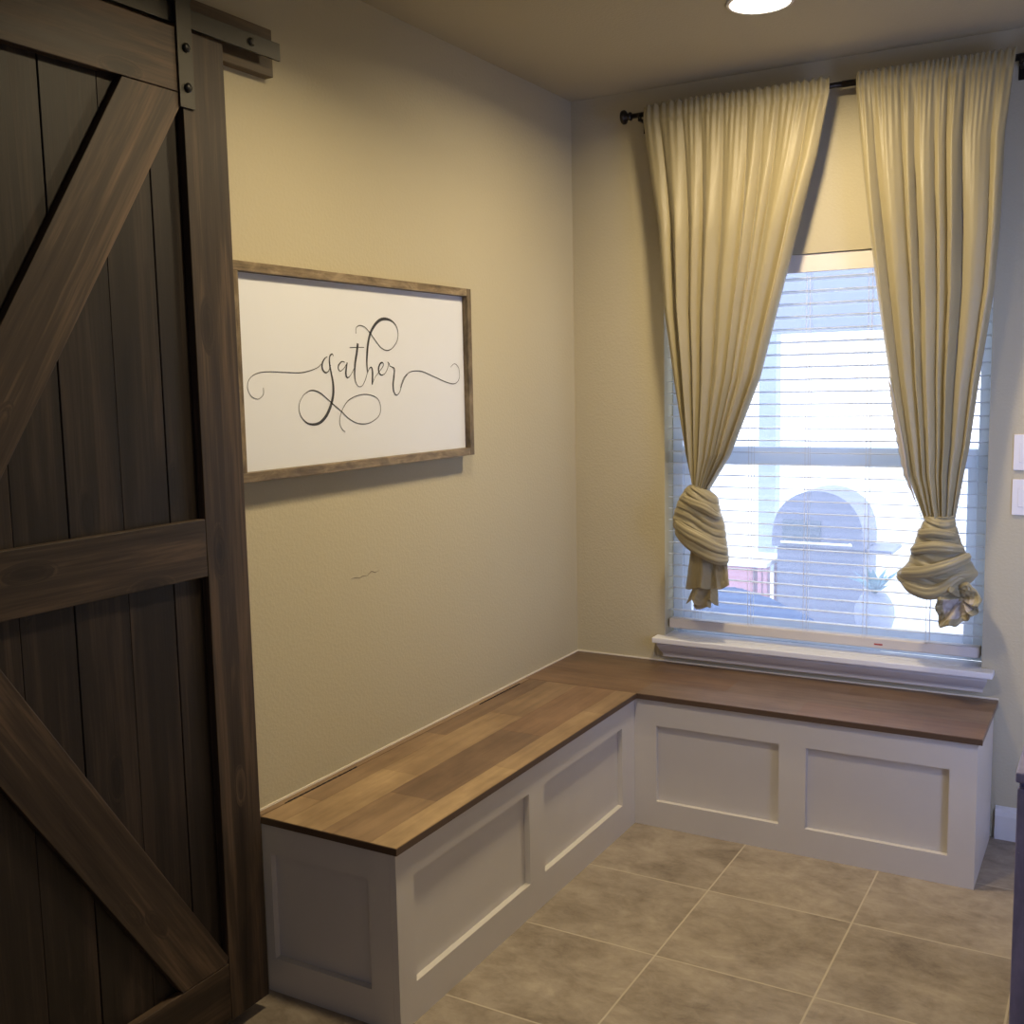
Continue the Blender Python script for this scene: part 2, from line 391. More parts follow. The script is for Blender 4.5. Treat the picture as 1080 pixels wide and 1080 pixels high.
# ------------------------------------------------------------------ window
win = empty('window_1', (.98, .07, .6), 'white single-hung window behind the blinds', 'window', kind='structure')
FY0, FY1 = .092, .135
fx0, fx1 = OX0, OX1
boxes('window_frame', [(fx0, fx0+.042, FY0, FY1, .606, OZ1), (fx1-.042, fx1, FY0, FY1, .606, OZ1),
      (fx0+.042, fx1-.042, FY0, FY1, OZ1-.045, OZ1), (fx0+.042, fx1-.042, FY0, FY1, .606, .66)], M_vinyl, win, .003)
boxes('meeting_rail', [(fx0+.043, fx1-.043, .088, .128, 1.298, 1.366)], M_vinyl, win, .004)
boxes('sash_frame', [(fx0+.043, fx0+.075, .10, .128, .661, 1.297), (fx1-.075, fx1-.043, .10, .128, .661, 1.297),
      (fx0+.076, fx1-.076, .10, .128, .661, .69)], M_vinyl, win, .003)
box('glass_pane', fx0+.044, fx1-.044, .116, .119, 1.367, OZ1-.046, M_glass, win)
box('glass_pane', fx0+.076, fx1-.076, .112, .115, .691, 1.297, M_glass, win)
adopt(win)

# window sill board and apron
sl = empty('window_sill', (.98, 0, .585), 'white painted window sill with moulded apron just above the bench', 'window sill', kind='structure')
bm = newbm()
add_box(bm, OX0+.001, OX1-.001, -.001, .091, .5855, .606, 0)
add_box(bm, .360, 1.616, -.062, -.0015, .583, .606, .004)
finish('sill_board', bm, M_sill, sl)
bm = newbm()
prof = [(0,.582), (-.050,.582), (-.050,.572), (-.044,.562), (-.034,.548), (-.026,.540), (-.022,.532), (-.022,.524), (0,.524)]
# ends taper inward under the nose like returned crown moulding
n = len(prof)
def aend(x, s): return [bm.verts.new((x + s*(.05 + p[0])*.55, p[0], p[1])) for p in prof]
va, vb = aend(.378, 1), aend(1.598, -1)
bm.faces.new(va); bm.faces.new(vb[::-1])
for i in range(n): bm.faces.new((va[i], vb[i], vb[(i+1) % n], va[(i+1) % n]))
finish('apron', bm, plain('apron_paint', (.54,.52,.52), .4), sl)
adopt(sl)

# ------------------------------------------------------------------ blinds
bl = empty('window_blind', (.98, .045, .61), 'white horizontal slat blind lowered over the window, slats open', 'blinds')
boxes('headrail', [(OX0+.004, OX1-.004, .030, .072, 2.030, 2.072)], M_white, bl, .002)
M_val = plain('valance_cream', (.78, .74, .70), .45, bstr=.02)
boxes('valance', [(OX0+.003, OX1-.003, .006, .016, 2.008, 2.072)], M_val, bl, .002)
slat_bm = bmesh.new(); W2 = .0245; nx = 24
zs = []
z = .705
slx0, slx1 = OX0+.008, OX1-.008
def slat_mesh(bm):
    prev = None
    rings = []
    for i in range(2):
        x = (slx0 if i == 0 else slx1) - .98
        ring = []
        for k in range(7):
            t = -1+2*k/6
            ring.append((x, t*W2, .0016*(1-t*t)+.0010))
        for k in range(6, -1, -1):
            t = -1+2*k/6
            ring.append((x, t*W2, .0016*(1-t*t)-.0010))
        rings.append([bm.verts.new(p) for p in ring])
    a, b = rings; m = len(a)
    for i in range(m): bm.faces.new((a[i], b[i], b[(i+1) % m], a[(i+1) % m]))
    bm.faces.new(a); bm.faces.new(b[::-1])
slat_mesh(slat_bm)
bmesh.ops.recalc_face_normals(slat_bm, faces=slat_bm.faces)
sme = bpy.data.meshes.new('slat'); slat_bm.to_mesh(sme); slat_bm.free(); sme.materials.append(M_slat)
i = 0
while z < 2.0:
    o = bpy.data.objects.new('slat', sme); COL.objects.link(o); o.parent = bl
    o.location = (.98, .045, z); o.rotation_euler = (math.radians(-6.0), 0, random.uniform(-.0006, .0006))
    z += .0458; i += 1
bm = newbm(); add_box(bm, slx0, slx1, .022, .068, .632, .672, .006, seg=3); finish('bottom_rail', bm, plain('blind_rail_cream', (.62,.58,.55), .45, bscale=20, var=.1), bl)
bm = newbm()
for x in (.52, .735, .95, 1.17, 1.39):
    for dx in (-.006, .006):
        add_tube(bm, [(x+dx, .0185, .665), (x+dx, .0185, 2.03)], .0009, 6)
    add_tube(bm, [(x, .0715, .665), (x, .0715, 2.03)], .0009, 6)
finish('ladder_cord', bm, M_white, bl)
bm = newbm(); add_box(bm, 1.205, 1.235, .0212, .0219, .645, .651, 0)
rm = finish('rail_sticker', bm, plain('red_sticker', (.35,.05,.04), .6), bl); rm['label'] = 'small red mark on the bottom rail'
adopt(bl)

# ------------------------------------------------------------------ curtain rod
RZ, RYY = 2.629, -.072
rod = empty('curtain_rod', (.98, RYY, RZ), 'dark bronze curtain rod with flared end caps above the window', 'curtain rod')
bm = newbm(); add_tube(bm, [(.292, RYY, RZ), (1.19, RYY, RZ)], .0095, 16); finish('rod_tube', bm, M_bronze, rod, True)
bm = newbm(); add_tube(bm, [(1.08, RYY, RZ), (1.655, RYY, RZ)], .0112, 16); finish('rod_sleeve', bm, M_bronze, rod, True)
fp = [(.0, 0), (.024, 0), (.0265, .003), (.0265, .012), (.022, .017), (.015, .021), (.012, .026), (.016, .031), (.016, .036), (.011, .040), (.0, .041)]
lathe('finial', fp, M_bronze, rod, (.254, RYY, RZ), 'x')
lathe('finial', [(r, -h) for r, h in fp], M_bronze, rod, (1.694, RYY, RZ), 'x')
for x in (.325, 1.640):
    bm = newbm()
    add_box(bm, x-.012, x+.012, -.0045, -.0003, RZ-.055, RZ+.03, .001)
    add_box(bm, x-.006, x+.006, RYY-.002, -.0045, RZ-.022, RZ-.012, .001)
    add_tube(bm, [(x, RYY+.0145*math.sin(a), RZ-.0005-.0145*math.cos(a)) for a in [ -1.5+.3*k for k in range(11)]], .003, 6)
    finish('rod_bracket', bm, M_bronze, rod)
adopt(rod)

# ------------------------------------------------------------------ curtains
def curtain_panel(parent, xl, xr, ztop, zbot, nf, seed, bundle=.03):
    bm = bmesh.new(); NU, NV = 260, 150
    rnd = random.Random(seed)
    # irregular pleat phases
    ws = [rnd.uniform(.6, 1.5) for _ in range(nf)]; tot = sum(ws); ws = [w/tot for w in ws]
    cum = [0]
    for w in ws: cum.append(cum[-1]+w)
    amps = [rnd.uniform(.55, 1.25) for _ in range(nf)]
    hi_n = 27
    def fold(u):
        for k in range(nf):
            if u <= cum[k+1] or k == nf-1:
                t = (u-cum[k])/ws[k]; return t, amps[k], k
    rows = []
    for j in range(NV+1):
        s = j/NV
        z = ztop+(zbot-ztop)*(s**1.05)
        a, b = interp(xl, -z), interp(xr, -z)
        row = []
        for i in range(NU+1):
            u = i/NU
            # folds wander slightly as they go down
            uu = min(.9999, max(0, u + .012*math.sin(3*s+u*9+seed)*math.sin(PI*u)))
            t, am, k = fold(uu)
            low = am*(max(0, math.sin(PI*t))**.62)*.95
            hi = math.sin(2*PI*hi_n*uu+seed+2.2*math.sin(7*uu+seed)+.8*math.sin(23*uu))
            hf = math.exp(-s*11) 
            zr = abs(z-RZ)
            A = .044*min(1, s*2.6+.10)*(1-.40*s)
            AH = .0045*hf
            # gather at the rod: cloth pinched to the pocket
            pocket = math.exp(-((z-(RZ-.030))/.008)**2)
            y = -.094 - A*low*(1-.5*pocket) - AH*hi*(1-.6*pocket) - .0014*fbm(u*9, s*7, seed)
            y += .018*math.exp(-((z-(RZ-.035))/.010)**2)*0
            # curl of the bundle toward the neck
            bs = max(0, (s-.55)/.45)
            y -= bundle*bs*math.sin(PI*u) - .012*bs
            x = a+(b-a)*u
            x += .006*math.sin(2*PI*t+.7)*am*min(1, s*2)*(1-bs*.6)*min(1, u*12, (1-u)*12)
            zz = z
            if j < 6: zz += .004*hi*(1-j/6) + .004*low*(1-j/6)
            row.append(bm.verts.new((x, y, zz)))
        rows.append(row)
    for r0, r1 in zip(rows, rows[1:]):
        for i in range(NU): bm.faces.new((r0[i], r0[i+1], r1[i+1], r1[i]))
    o = finish('drape', bm, M_cloth, parent, True)
    md = o.modifiers.new('thickness', 'SOLIDIFY'); md.thickness = .0016; md.offset = 0
    return o
def slice_body(name, slices, depth, mat, parent, crease, yc=-.105, amp=.005, seg=90, sub=14, close=True, seed=1):
    """slices: [(xl,zl,xr,zr,depthscale)] ; ring = ellipse through both ends"""
    bm = bmesh.new(); rings = []
    n = len(slices)
    def cr(p0, p1, p2, p3, t):
        return .5*((2*p1)+(-p0+p2)*t+(2*p0-5*p1+4*p2-p3)*t*t+(-p0+3*p1-3*p2+p3)*t**3)
    for i in range(n-1):
        for q in range(sub + (1 if i == n-2 else 0)):
            t = q/sub
            S = [slices[max(0, min(n-1, i+d))] for d in (-1, 0, 1, 2)]
            v = [cr(S[0][c], S[1][c], S[2][c], S[3][c], t) for c in range(5)]
            Lp, Rp, ds = Vector((v[0], 0, v[1])), Vector((v[2], 0, v[3])), v[4]
            c = (Lp+Rp)/2; h = (Rp-Lp)/2; ring = []
            g = (i+t)/(n-1)
            for k in range(seg):
                a = 2*PI*k/seg
                p = c+h*math.cos(a); y = yc-depth*ds*math.sin(a)
                nrm = Vector((h.normalized().x*math.cos(a), -math.sin(a), h.normalized().z*math.cos(a)))
                d = crease(p.x, p.z, a, g)*amp + .004*fbm(p.x*20, y*20, p.z*20+seed)
                edge = math.sin(a)**2*.75+.25
                q3 = Vector((p.x, y, p.z))+nrm*d*edge
                ring.append(bm.verts.new(q3))
            rings.append(ring)
    for a, b in zip(rings, rings[1:]):
        for k in range(seg): bm.faces.new((a[k], a[(k+1) % seg], b[(k+1) % seg], b[k]))
    if close: bm.faces.new(rings[0]); bm.faces.new(rings[-1])
    return finish(name, bm, mat, parent, True)
def ridge(w):      # soft swell with a sharp valley
    return abs(math.sin(w))**.55*2-1

# left curtain
cl = empty('curtain', (.69, -.09, RZ), 'left gold-beige curtain, knotted at the bottom with a short flared tail', 'curtain', 'knotted curtains at the window')
L1 = [(-2.65,.352), (-2.60,.350), (-2.203,.410), (-1.901,.432), (-1.60,.474), (-1.341,.517), (-1.215,.549)]
R1 = [(-2.65,1.043), (-2.60,1.042), (-2.403,1.004), (-2.013,.905), (-1.629,.805), (-1.344,.692), (-1.215,.612)]
curtain_panel(cl, L1, R1, 2.652, 1.205, 9, 3)
def crease_L(x, z, a, g):
    w = (z+.40*(x-.57)+.010*math.sin(x*30+1))*2*PI/.060
    return ridge(w)*.8 + .35*ridge(w*2.3+1.2+x*8)
slice_body('knot', [(.556,1.232,.604,1.216,.55), (.528,1.222,.622,1.204,.8), (.497,1.176,.645,1.184,1), (.480,1.135,.656,1.135,1.08), (.470,1.090,.672,1.086,1.1), (.476,1.058,.680,1.030,1.05),
    (.508,1.034,.686,.985,.95), (.548,1.010,.690,.955,.8), (.600,.982,.686,.938,.5)], .048, M_cloth, cl, crease_L, -.100, .0065)
# crossing wrap folds over the knot
def wrap_band(parent, pts, rx, rz, seed, name='wrap_fold'):
    bm = bmesh.new(); pts = [Vector(p) for p in pts]; rings = []
    m = 40
    def cr(p0, p1, p2, p3, t): return .5*((2*p1)+(-p0+p2)*t+(2*p0-5*p1+4*p2-p3)*t*t+(-p0+3*p1-3*p2+p3)*t**3)
    n = len(pts); path = []
    for i in range(n-1):
        for q in range(12+(i == n-2)):
            P = [pts[max(0, min(n-1, i+d))] for d in (-1,0,1,2)]; path.append(cr(*P, q/12))
    for i, p in enumerate(path):
        d = (path[min(i+1, len(path)-1)]-path[max(0, i-1)]).normalized()
        up = Vector((0,0,1)); s = (up-d*up.dot(d)).normalized(); o2 = d.cross(s)
        f = math.sin(PI*min(1, max(0, i/(len(path)-1))))**.35*.9+.1
        ring = []
        for k in range(m):
            a = 2*PI*k/m
            fl = 1+.16*ridge(3*a+seed+i*.02)
            ring.append(bm.verts.new(p+s*math.cos(a)*rz*f*fl+o2*math.sin(a)*rx*f*fl))
        rings.append(ring)
    for a, b in zip(rings, rings[1:]):
        for k in range(m): bm.faces.new((a[k], a[(k+1) % m], b[(k+1) % m], b[k]))
    bm.faces.new(rings[0]); bm.faces.new(rings[-1])
    return finish(name, bm, M_cloth, parent, True)
wrap_band(cl, [(.492,-.095,1.100), (.500,-.135,1.082), (.540,-.158,1.058), (.600,-.165,1.030), (.650,-.150,1.000), (.680,-.120,.985), (.682,-.09,.985)], .012, .021, 1)
wrap_band(cl, [(.560,-.10,1.215), (.530,-.135,1.185), (.560,-.152,1.168), (.610,-.155,1.150), (.650,-.135,1.120), (.662,-.10,1.110)], .010, .015, 2)
wrap_band(cl, [(.478,-.095,1.062), (.500,-.128,1.046), (.545,-.150,1.016), (.605,-.156,.985), (.655,-.145,.960), (.684,-.112,.950), (.680,-.09,.955)], .011, .022, 4)
def flap(name, tl, tr, bl_, br_, nf, amp, y0, mat, parent, seed, wig=.0):
    bm = bmesh.new(); NU, NV = 90, 36; rows = []
    for j in range(NV+1):
        s = j/NV; row = []
        for i in range(NU+1):
            u = i/NU
            l = (tl[0]+(bl_[0]-tl[0])*s, tl[1]+(bl_[1]-tl[1])*s); r = (tr[0]+(br_[0]-tr[0])*s, tr[1]+(br_[1]-tr[1])*s)
            x = l[0]+(r[0]-l[0])*u; z = l[1]+(r[1]-l[1])*u
            ph = 2*PI*nf*u+seed
            y = y0-(.02*math.sin(PI*u))-amp*(.35+.65*s)*math.sin(ph)-.003*fbm(u*5, s*5, seed)
            z += wig*s*math.sin(ph*1.0+.8)
            x += amp*.5*s*math.cos(ph)*min(1, u*8, (1-u)*8)
            row.append(bm.verts.new((x, y, z)))
        rows.append(row)
    for r0, r1 in zip(rows, rows[1:]):
        for i in range(NU): bm.faces.new((r0[i], r0[i+1], r1[i+1], r1[i]))
    o = finish(name, bm, mat, parent, True)
    md = o.modifiers.new('thickness', 'SOLIDIFY'); md.thickness = .002; md.offset = 0
    return o
flap('tail', (.546,1.008), (.640,.975), (.521,.826), (.640,.836), 1.4, .012, -.100, M_cloth, cl, 2.6, .006)
flap('tail', (.632,.985), (.684,.960), (.640,.834), (.696,.846), 1.1, .010, -.098, M_cloth, cl, .9, .006)
flap('tail', (.555,.860), (.640,.860), (.510,.770), (.644,.775), 1.9, .013, -.082, M_cloth, cl, 4.2, .014)
flap('tail', (.560,.845), (.620,.850), (.545,.748), (.615,.752), 1.2, .010, -.075, M_cloth, cl, 1.0, .006)
adopt(cl)

# right curtain
cr_ = empty('curtain', (1.38, -.09, RZ), 'right gold-beige curtain, gathered into a big knot with a crumpled end', 'curtain', 'knotted curtains at the window')
L2 = [(-2.65,1.130), (-2.60,1.132), (-2.254,1.169), (-1.925,1.213), (-1.62,1.262), (-1.38,1.308), (-1.284,1.327), (-1.128,1.388)]
R2 = [(-2.65,1.628), (-2.60,1.622), (-2.396,1.603), (-2.112,1.598), (-1.915,1.587), (-1.589,1.545), (-1.382,1.523), (-1.324,1.513), (-1.135,1.484)]
curtain_panel(cr_, L2, R2, 2.652, 1.125, 8, 8, .034)
# pale lining turned over at the inner edge
bm = bmesh.new(); rows = []
for j in range(61):
    z = 1.62-(1.62-1.14)*j/60; x = interp(L2, -z); s = j/60
    w = .003+.010*math.sin(PI*min(1, s*1.1))
    rows.append([bm.verts.new((x-w*.9+.0015*math.sin(z*160), -.100-.004*s, z)), bm.verts.new((x+w*.2, -.116-.010*s, z)), bm.verts.new((x+w, -.122-.014*s, z))])
for a, b in zip(rows, rows[1:]):
    for i in range(2): bm.faces.new((a[i], a[i+1], b[i+1], b[i]))
o = finish('lining_edge', bm, M_lining, cr_, True); o.modifiers.new('t', 'SOLIDIFY').thickness = .001
o['label'] = 'pale lining showing at the inner edge'
def crease_R(x, z, a, g):
    w = (z+.10*(x-1.44)-1.6*(x-1.44)**2+.006*math.sin(x*40))*2*PI/.062
    return ridge(w)*.8+.3*ridge(w*2.1+.7)*(1-g*.4)
slice_body('knot', [(1.392,1.146,1.484,1.150,.7), (1.380,1.115,1.492,1.118,.9), (1.366,1.082,1.502,1.078,1.05), (1.353,1.030,1.520,1.036,1.2), (1.335,.978,1.546,.988,1.3),
    (1.304,.945,1.563,.956,1.3), (1.308,.916,1.552,.934,1.15), (1.352,.884,1.535,.918,1.0), (1.420,.858,1.515,.905,.7)], .046, M_cloth, cr_, crease_R, -.105, .0065, seed=5)
wrap_band(cr_, [(1.378,-.10,1.100), (1.385,-.142,1.092), (1.43,-.160,1.098), (1.48,-.150,1.090), (1.500,-.105,1.080)], .010, .013, 5)
wrap_band(cr_, [(1.352,-.10,1.020), (1.37,-.150,1.036), (1.43,-.172,1.050), (1.49,-.160,1.046), (1.515,-.105,1.036)], .012, .017, 7)
wrap_band(cr_, [(1.318,-.10,.938), (1.335,-.140,.950), (1.40,-.170,.962), (1.47,-.172,.985), (1.525,-.140,1.010), (1.535,-.10,1.012)], .013, .020, 9)
wrap_band(cr_, [(1.315,-.10,.925), (1.35,-.142,.905), (1.41,-.160,.890), (1.46,-.160,.905), (1.50,-.150,.940), (1.55,-.115,.955)], .013, .022, 11)
# crumpled end: star-folded cup opening toward the room and down
bm = bmesh.new(); rings = []; SEG = 120
outline = [(1.433,.868), (1.437,.825), (1.443,.786), (1.455,.764), (1.498,.771), (1.530,.792), (1.560,.812), (1.580,.836), (1.586,.872), (1.570,.912), (1.541,.934), (1.50,.930), (1.462,.905)]
def outp(a):
    t = (a/(2*PI))*len(outline); i = int(t) % len(outline); f = t-int(t)
    p, q = outline[i], outline[(i+1) % len(outline)]
    return p[0]+(q[0]-p[0])*f, p[1]+(q[1]-p[1])*f
for j in range(34):
    s = j/33; ring = []
    for k in range(SEG):
        a = 2*PI*k/SEG; ox, oz = outp(a); cx, cz = 1.514, .868
        st = .5+.5*math.sin(a*5+1.7*math.sin(a*2+.6)+1.1*math.sin(a*3+2)); st2 = .5+.5*math.sin(a*9+1.5*math.sin(a*2+1))
        if s < .55:        # outer skin, from behind the knot to the rim
            q = s/.55; r = (.45+.55*math.sin(q*PI/2)) * (1-.10*st2*q-.03*st)
            y = -.085-.062*q-.010*st*q
        else:              # inside, falling back to the centre
            q = (s-.55)/.45; r = (1-.92*q)*(1-.10*st2*(1-q)-.10*st*math.sin(PI*q))
            y = -.147+.030*q**1.3-.030*st*math.sin(PI*min(1, q*.8+.2))-.010*st*(1-q)+.010*fbm(ox*25*r, oz*25*r, q*3)
        ring.append(bm.verts.new((cx+(ox-cx)*r, y, cz+(oz-cz)*r)))
    rings.append(ring)
for jj, (a, b) in enumerate(zip(rings, rings[1:])):
    for k in range(SEG):
        f = bm.faces.new((a[k], a[(k+1) % SEG], b[(k+1) % SEG], b[k]))
        if jj > 22 and outp(2*PI*k/SEG)[1] < .88: f.material_index = 1
bm.faces.new(rings[0]); bm.faces.new(rings[-1])
o = finish('gathered_end', bm, M_cloth, cr_, True); o.data.materials.append(M_lining)
adopt(cr_)

# ------------------------------------------------------------------ corner bench
bench = empty('corner_bench', (.23, -.23, 0), 'white panelled L-shaped corner bench with stained wooden seat along both walls', 'bench')
BX, BY, BE, BW, BH = .4565, -.4604, -1.945, 1.6193, .4785
def face_boards(name, u0, u1, z0, z1, holes, t, place, parent):
    """rails and stiles around the recessed openings, one mesh. place(u0,u1,z0,z1)->box limits"""
    bm = newbm()
    zb, zt = holes[0][2], holes[0][3]
    parts = [(u0, u1, z0, zb), (u0, u1, zt, z1)]
    edges = [u0]+[e for h in holes for e in (h[0], h[1])]+[u1]
    for i in range(0, len(edges), 2): parts.append((edges[i], edges[i+1], zb, zt))
    for p in parts: add_box(bm, *place(*p), 0)
    bmesh.ops.remove_doubles(bm, verts=bm.verts, dist=1e-5)
    # small eased inner lips
    return finish(name, bm, M_bench, parent)
T = .019
hl = [(-1.870, -1.262, .105, .392), (-1.168, -.572, .105, .392)]
face_boards('front_frame', BE, BY, 0, BH, hl, T, lambda a, b, c, d: (BX-T, BX, a, b, c, d), bench)
hb = [(.541, .991, .097, .383), (1.083, 1.538, .097, .383)]
face_boards('front_frame', BX+.0003, BW, 0, BH, hb, T, lambda a, b, c, d: (a, b, BY, BY+T, c, d), bench)
he = [(.045, .368, .097, .392)]
face_boards('end_frame', .0165, BX-T-.0003, 0, BH, he, T, lambda a, b, c, d: (a, b, BE, BE+T, c, d), bench)
for h in hl: box('recessed_panel', BX-T-.008, BX-T-.0004, h[0]-.02, h[1]+.02, h[2]-.02, h[3]+.02, M_bench, bench)
for h in hb: box('recessed_panel', h[0]-.02, h[1]+.02, BY+T+.0004, BY+T+.008, h[2]-.02, h[3]+.02, M_bench, bench)
for h in he: box('recessed_panel', h[0]-.02, h[1]+.02, BE+T+.0004, BE+T+.008, h[2]-.02, h[3]+.02, M_bench, bench)
box('side_panel', BW-.018, BW, BY+T+.0003, -.0165, 0, BH, M_bench, bench)

def plank_board(name, x0, x1, y0, y1, planks, mat, parent, t=.0195, bev=.0015):
    """one board mesh; planks [(x0,x1,y0,y1,tint)] laid edge to edge"""
    bm = newbm(True)
    cl = bm.loops.layers.float_color['Tint']
    g = .0002
    for p in planks:
        add_box(bm, p[0]+g, p[1]-g, p[2]+g, p[3]-g, .4985-t, .4985, 0, p[4])
    return finish(name, bm, mat, parent)
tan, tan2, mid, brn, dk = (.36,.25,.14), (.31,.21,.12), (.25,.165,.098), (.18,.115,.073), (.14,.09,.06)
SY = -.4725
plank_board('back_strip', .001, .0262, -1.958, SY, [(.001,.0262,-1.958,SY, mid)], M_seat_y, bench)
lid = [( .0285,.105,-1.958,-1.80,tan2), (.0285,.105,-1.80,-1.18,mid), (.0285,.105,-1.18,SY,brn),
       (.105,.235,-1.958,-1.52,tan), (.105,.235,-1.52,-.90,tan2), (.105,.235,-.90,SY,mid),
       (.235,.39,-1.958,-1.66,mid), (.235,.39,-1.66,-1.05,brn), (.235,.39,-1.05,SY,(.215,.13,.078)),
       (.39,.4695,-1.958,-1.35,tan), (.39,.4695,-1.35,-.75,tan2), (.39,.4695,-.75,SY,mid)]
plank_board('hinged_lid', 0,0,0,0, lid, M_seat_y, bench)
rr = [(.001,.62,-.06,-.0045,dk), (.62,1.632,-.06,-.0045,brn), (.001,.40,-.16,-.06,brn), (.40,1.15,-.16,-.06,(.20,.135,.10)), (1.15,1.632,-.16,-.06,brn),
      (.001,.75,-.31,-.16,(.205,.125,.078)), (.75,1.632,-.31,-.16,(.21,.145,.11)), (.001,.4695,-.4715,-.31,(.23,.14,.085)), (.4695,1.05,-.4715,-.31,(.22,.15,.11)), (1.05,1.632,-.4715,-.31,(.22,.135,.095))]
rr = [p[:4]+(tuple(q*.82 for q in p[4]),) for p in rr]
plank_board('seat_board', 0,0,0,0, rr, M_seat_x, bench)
# darker front lip (sawn edge), following the inner L
box('seat_edge', .4697, .4715, -1.9595, SY-.0005, .4795, .497, plain('dark_seat_edge', (.085,.052,.034), .45), bench)
box('seat_edge', .4697, 1.6335, -.4745, -.4727, .4795, .497, bpy.data.materials['dark_seat_edge'], bench)
box('seat_edge', .001, .4697, -1.9598, -1.9583, .4795, .497, bpy.data.materials['dark_seat_edge'], bench)
for (a, b) in ((-1.861, -1.546), (-.843, -.552)):
    bm = newbm(); n = 26; st = (b-a)/n
    for i in range(n):
        y0 = a+i*st
        add_tube(bm, [(.0275, y0+.0012, .4992), (.0275, y0+st-.0012, .4992)], .0026 if i % 2 else .0021, 8)
    add_box(bm, .0262, .0288, a, b, .49, .4988, 0)
    finish('piano_hinge', bm, M_bronze, bench)
adopt(bench)

# ------------------------------------------------------------------ sign
sign = empty('framed_sign', (.01, -1.417, 1.389), 'white sign with black script lettering in a weathered brown wood frame on the left wall', 'sign')
y0, y1, z0, z1, FT, FD = -1.988, -.867, 1.388, 1.9445, .025, .046
def stick(name, a, b, c, d, horiz, tint):
    """built along local z so that the grain follows the stick"""
    bm = newbm(True)
    if horiz: add_box(bm, -FD/2, FD/2, -(d-c)/2, (d-c)/2, -(b-a)/2, (b-a)/2, .0012, tint)
    else: add_box(bm, -FD/2, FD/2, -(b-a)/2, (b-a)/2, -(d-c)/2, (d-c)/2, .0012, tint)
    o = finish(name, bm, M_frame, sign)
    o.location = (FD/2+.001, (a+b)/2, (c+d)/2)
    if horiz: o.rotation_euler = (PI/2, 0, 0)
    return o
stick('frame_side', y0, y1-FT-.0005, z1-FT, z1, True, (.1,.62,0))
stick('frame_side', y0, y1-FT-.0005, z0, z0+FT, True, (.5,.55,0))
stick('frame_side', y1-FT, y1, z0, z1, False, (.8,.35,0))
stick('frame_side', y0, y0+FT, z0+FT+.0005, z1-FT-.0005, False, (.3,.5,0))
box('sign_board', .010, .0275, y0+FT+.0006, y1-FT-.0006, z0+FT+.0006, z1-FT-.0006, M_signface, sign)
bm = bmesh.new()
for st in STROKES:
    n = len(st); P = []
    for i in range(n-1):
        S = [st[max(0, min(n-1, i+d))] for d in (-1,0,1,2)]
        for q in range(8+(i == n-2)):
            t = q/8
            P.append([.5*((2*S[1][c])+(-S[0][c]+S[2][c])*t+(2*S[0][c]-5*S[1][c]+4*S[2][c]-S[3][c])*t*t+(-S[0][c]+3*S[1][c]-3*S[2][c]+S[3][c])*t**3) for c in range(3)])
    m = len(P); prev = None
    lv = STROKES.index(st)*.00001
    for i in range(m):
        a, b = P[max(0, i-1)], P[min(m-1, i+1)]
        dy, dz = b[0]-a[0], b[1]-a[1]; l = math.hypot(dy, dz) or 1
        w = max(P[i][2], .0010)*.74
        ny, nz = -dz/l*w, dy/l*w
        cur = (bm.verts.new((.0284+lv, P[i][0]+ny, P[i][1]+nz)), bm.verts.new((.0284+lv, P[i][0]-ny, P[i][1]-nz)))
        if prev: bm.faces.new((prev[0], prev[1], cur[1], cur[0]))
        prev = cur
me = bpy.data.meshes.new('lettering'); bm.to_mesh(me); bm.free(); me.materials.append(M_ink)
o = bpy.data.objects.new('lettering', me); COL.objects.link(o); o.parent = sign; o['label'] = 'black script lettering reading gather with long flourishes'
for c in sign.children:
    pass
adopt(sign)

# ------------------------------------------------------------------ barn door
door = empty('barn_door', (.06, -2.53, .03), 'dark-stained sliding barn door of vertical planks with diagonal braces', 'door')
DY0, DY1, DZ0, DZ1, DX = -3.055, -2.012, .040, 2.441, .080
PX0, PX1 = .036, .057
bm = newbm(True)
seams = [DY0, -2.92, -2.78, -2.643, -2.511, -2.368, -2.235, -2.10, DY1]
rt = random.Random(5)
for i, (a, b) in enumerate(zip(seams, seams[1:])):
    gl, gr_ = (.0017 if i in (4, 6) else .0003), (.0017 if i+1 in (4, 6) else .0003)
    tint = (rt.random(), rt.uniform(.30, .62), 0)
    # boards are built around the local origin so each carries its own grain
    add_box(bm, PX0, PX1, a+gl, b-gr_, DZ0+.002, DZ1-.002, .0012, tint, 1)
finish('plank_panel', bm, M_door, door)
box('backing_sheet', PX0-.004, PX0-.0003, DY0+.003, DY1-.003, DZ0+.004, DZ1-.004, M_door, door, 0, (.2,.2,0))
def board_piece(name, poly, length_dir, tint):
    """trim board in the door plane: polygon in (y,z); grain runs along length_dir"""
    cy = sum(p[0] for p in poly)/len(poly); cz = sum(p[1] for p in poly)/len(poly)
    ang = math.atan2(length_dir[0], length_dir[1])      # rotation about x taking local z to the direction
    ca, sa = math.cos(ang), math.sin(ang)
    loc = [((p[0]-cy)*ca-(p[1]-cz)*sa, (p[0]-cy)*sa+(p[1]-cz)*ca) for p in poly]
    bm = newbm(True)
    prism(bm, loc, lambda p, t: (t, p[0], p[1]), -(DX-PX1-.0006)/2, (DX-PX1-.0006)/2, tint)
    bmesh.ops.bevel(bm, geom=list(bm.edges), offset=.0018, segments=2, affect='EDGES', profile=.5)
    o = finish(name, bm, M_brace, door)
    o.location = ((DX+PX1+.0006)/2, cy, cz); o.rotation_euler = (-ang, 0, 0)
    return o
SI = -2.147       # inner edge of right stile
LI = -2.920       # inner edge of left stile
def rect(a, b, c, d): return [(a, c), (b, c), (b, d), (a, d)]
board_piece('stile', rect(SI, DY1, DZ0, DZ1), (0, 1), (.15,.52,0))
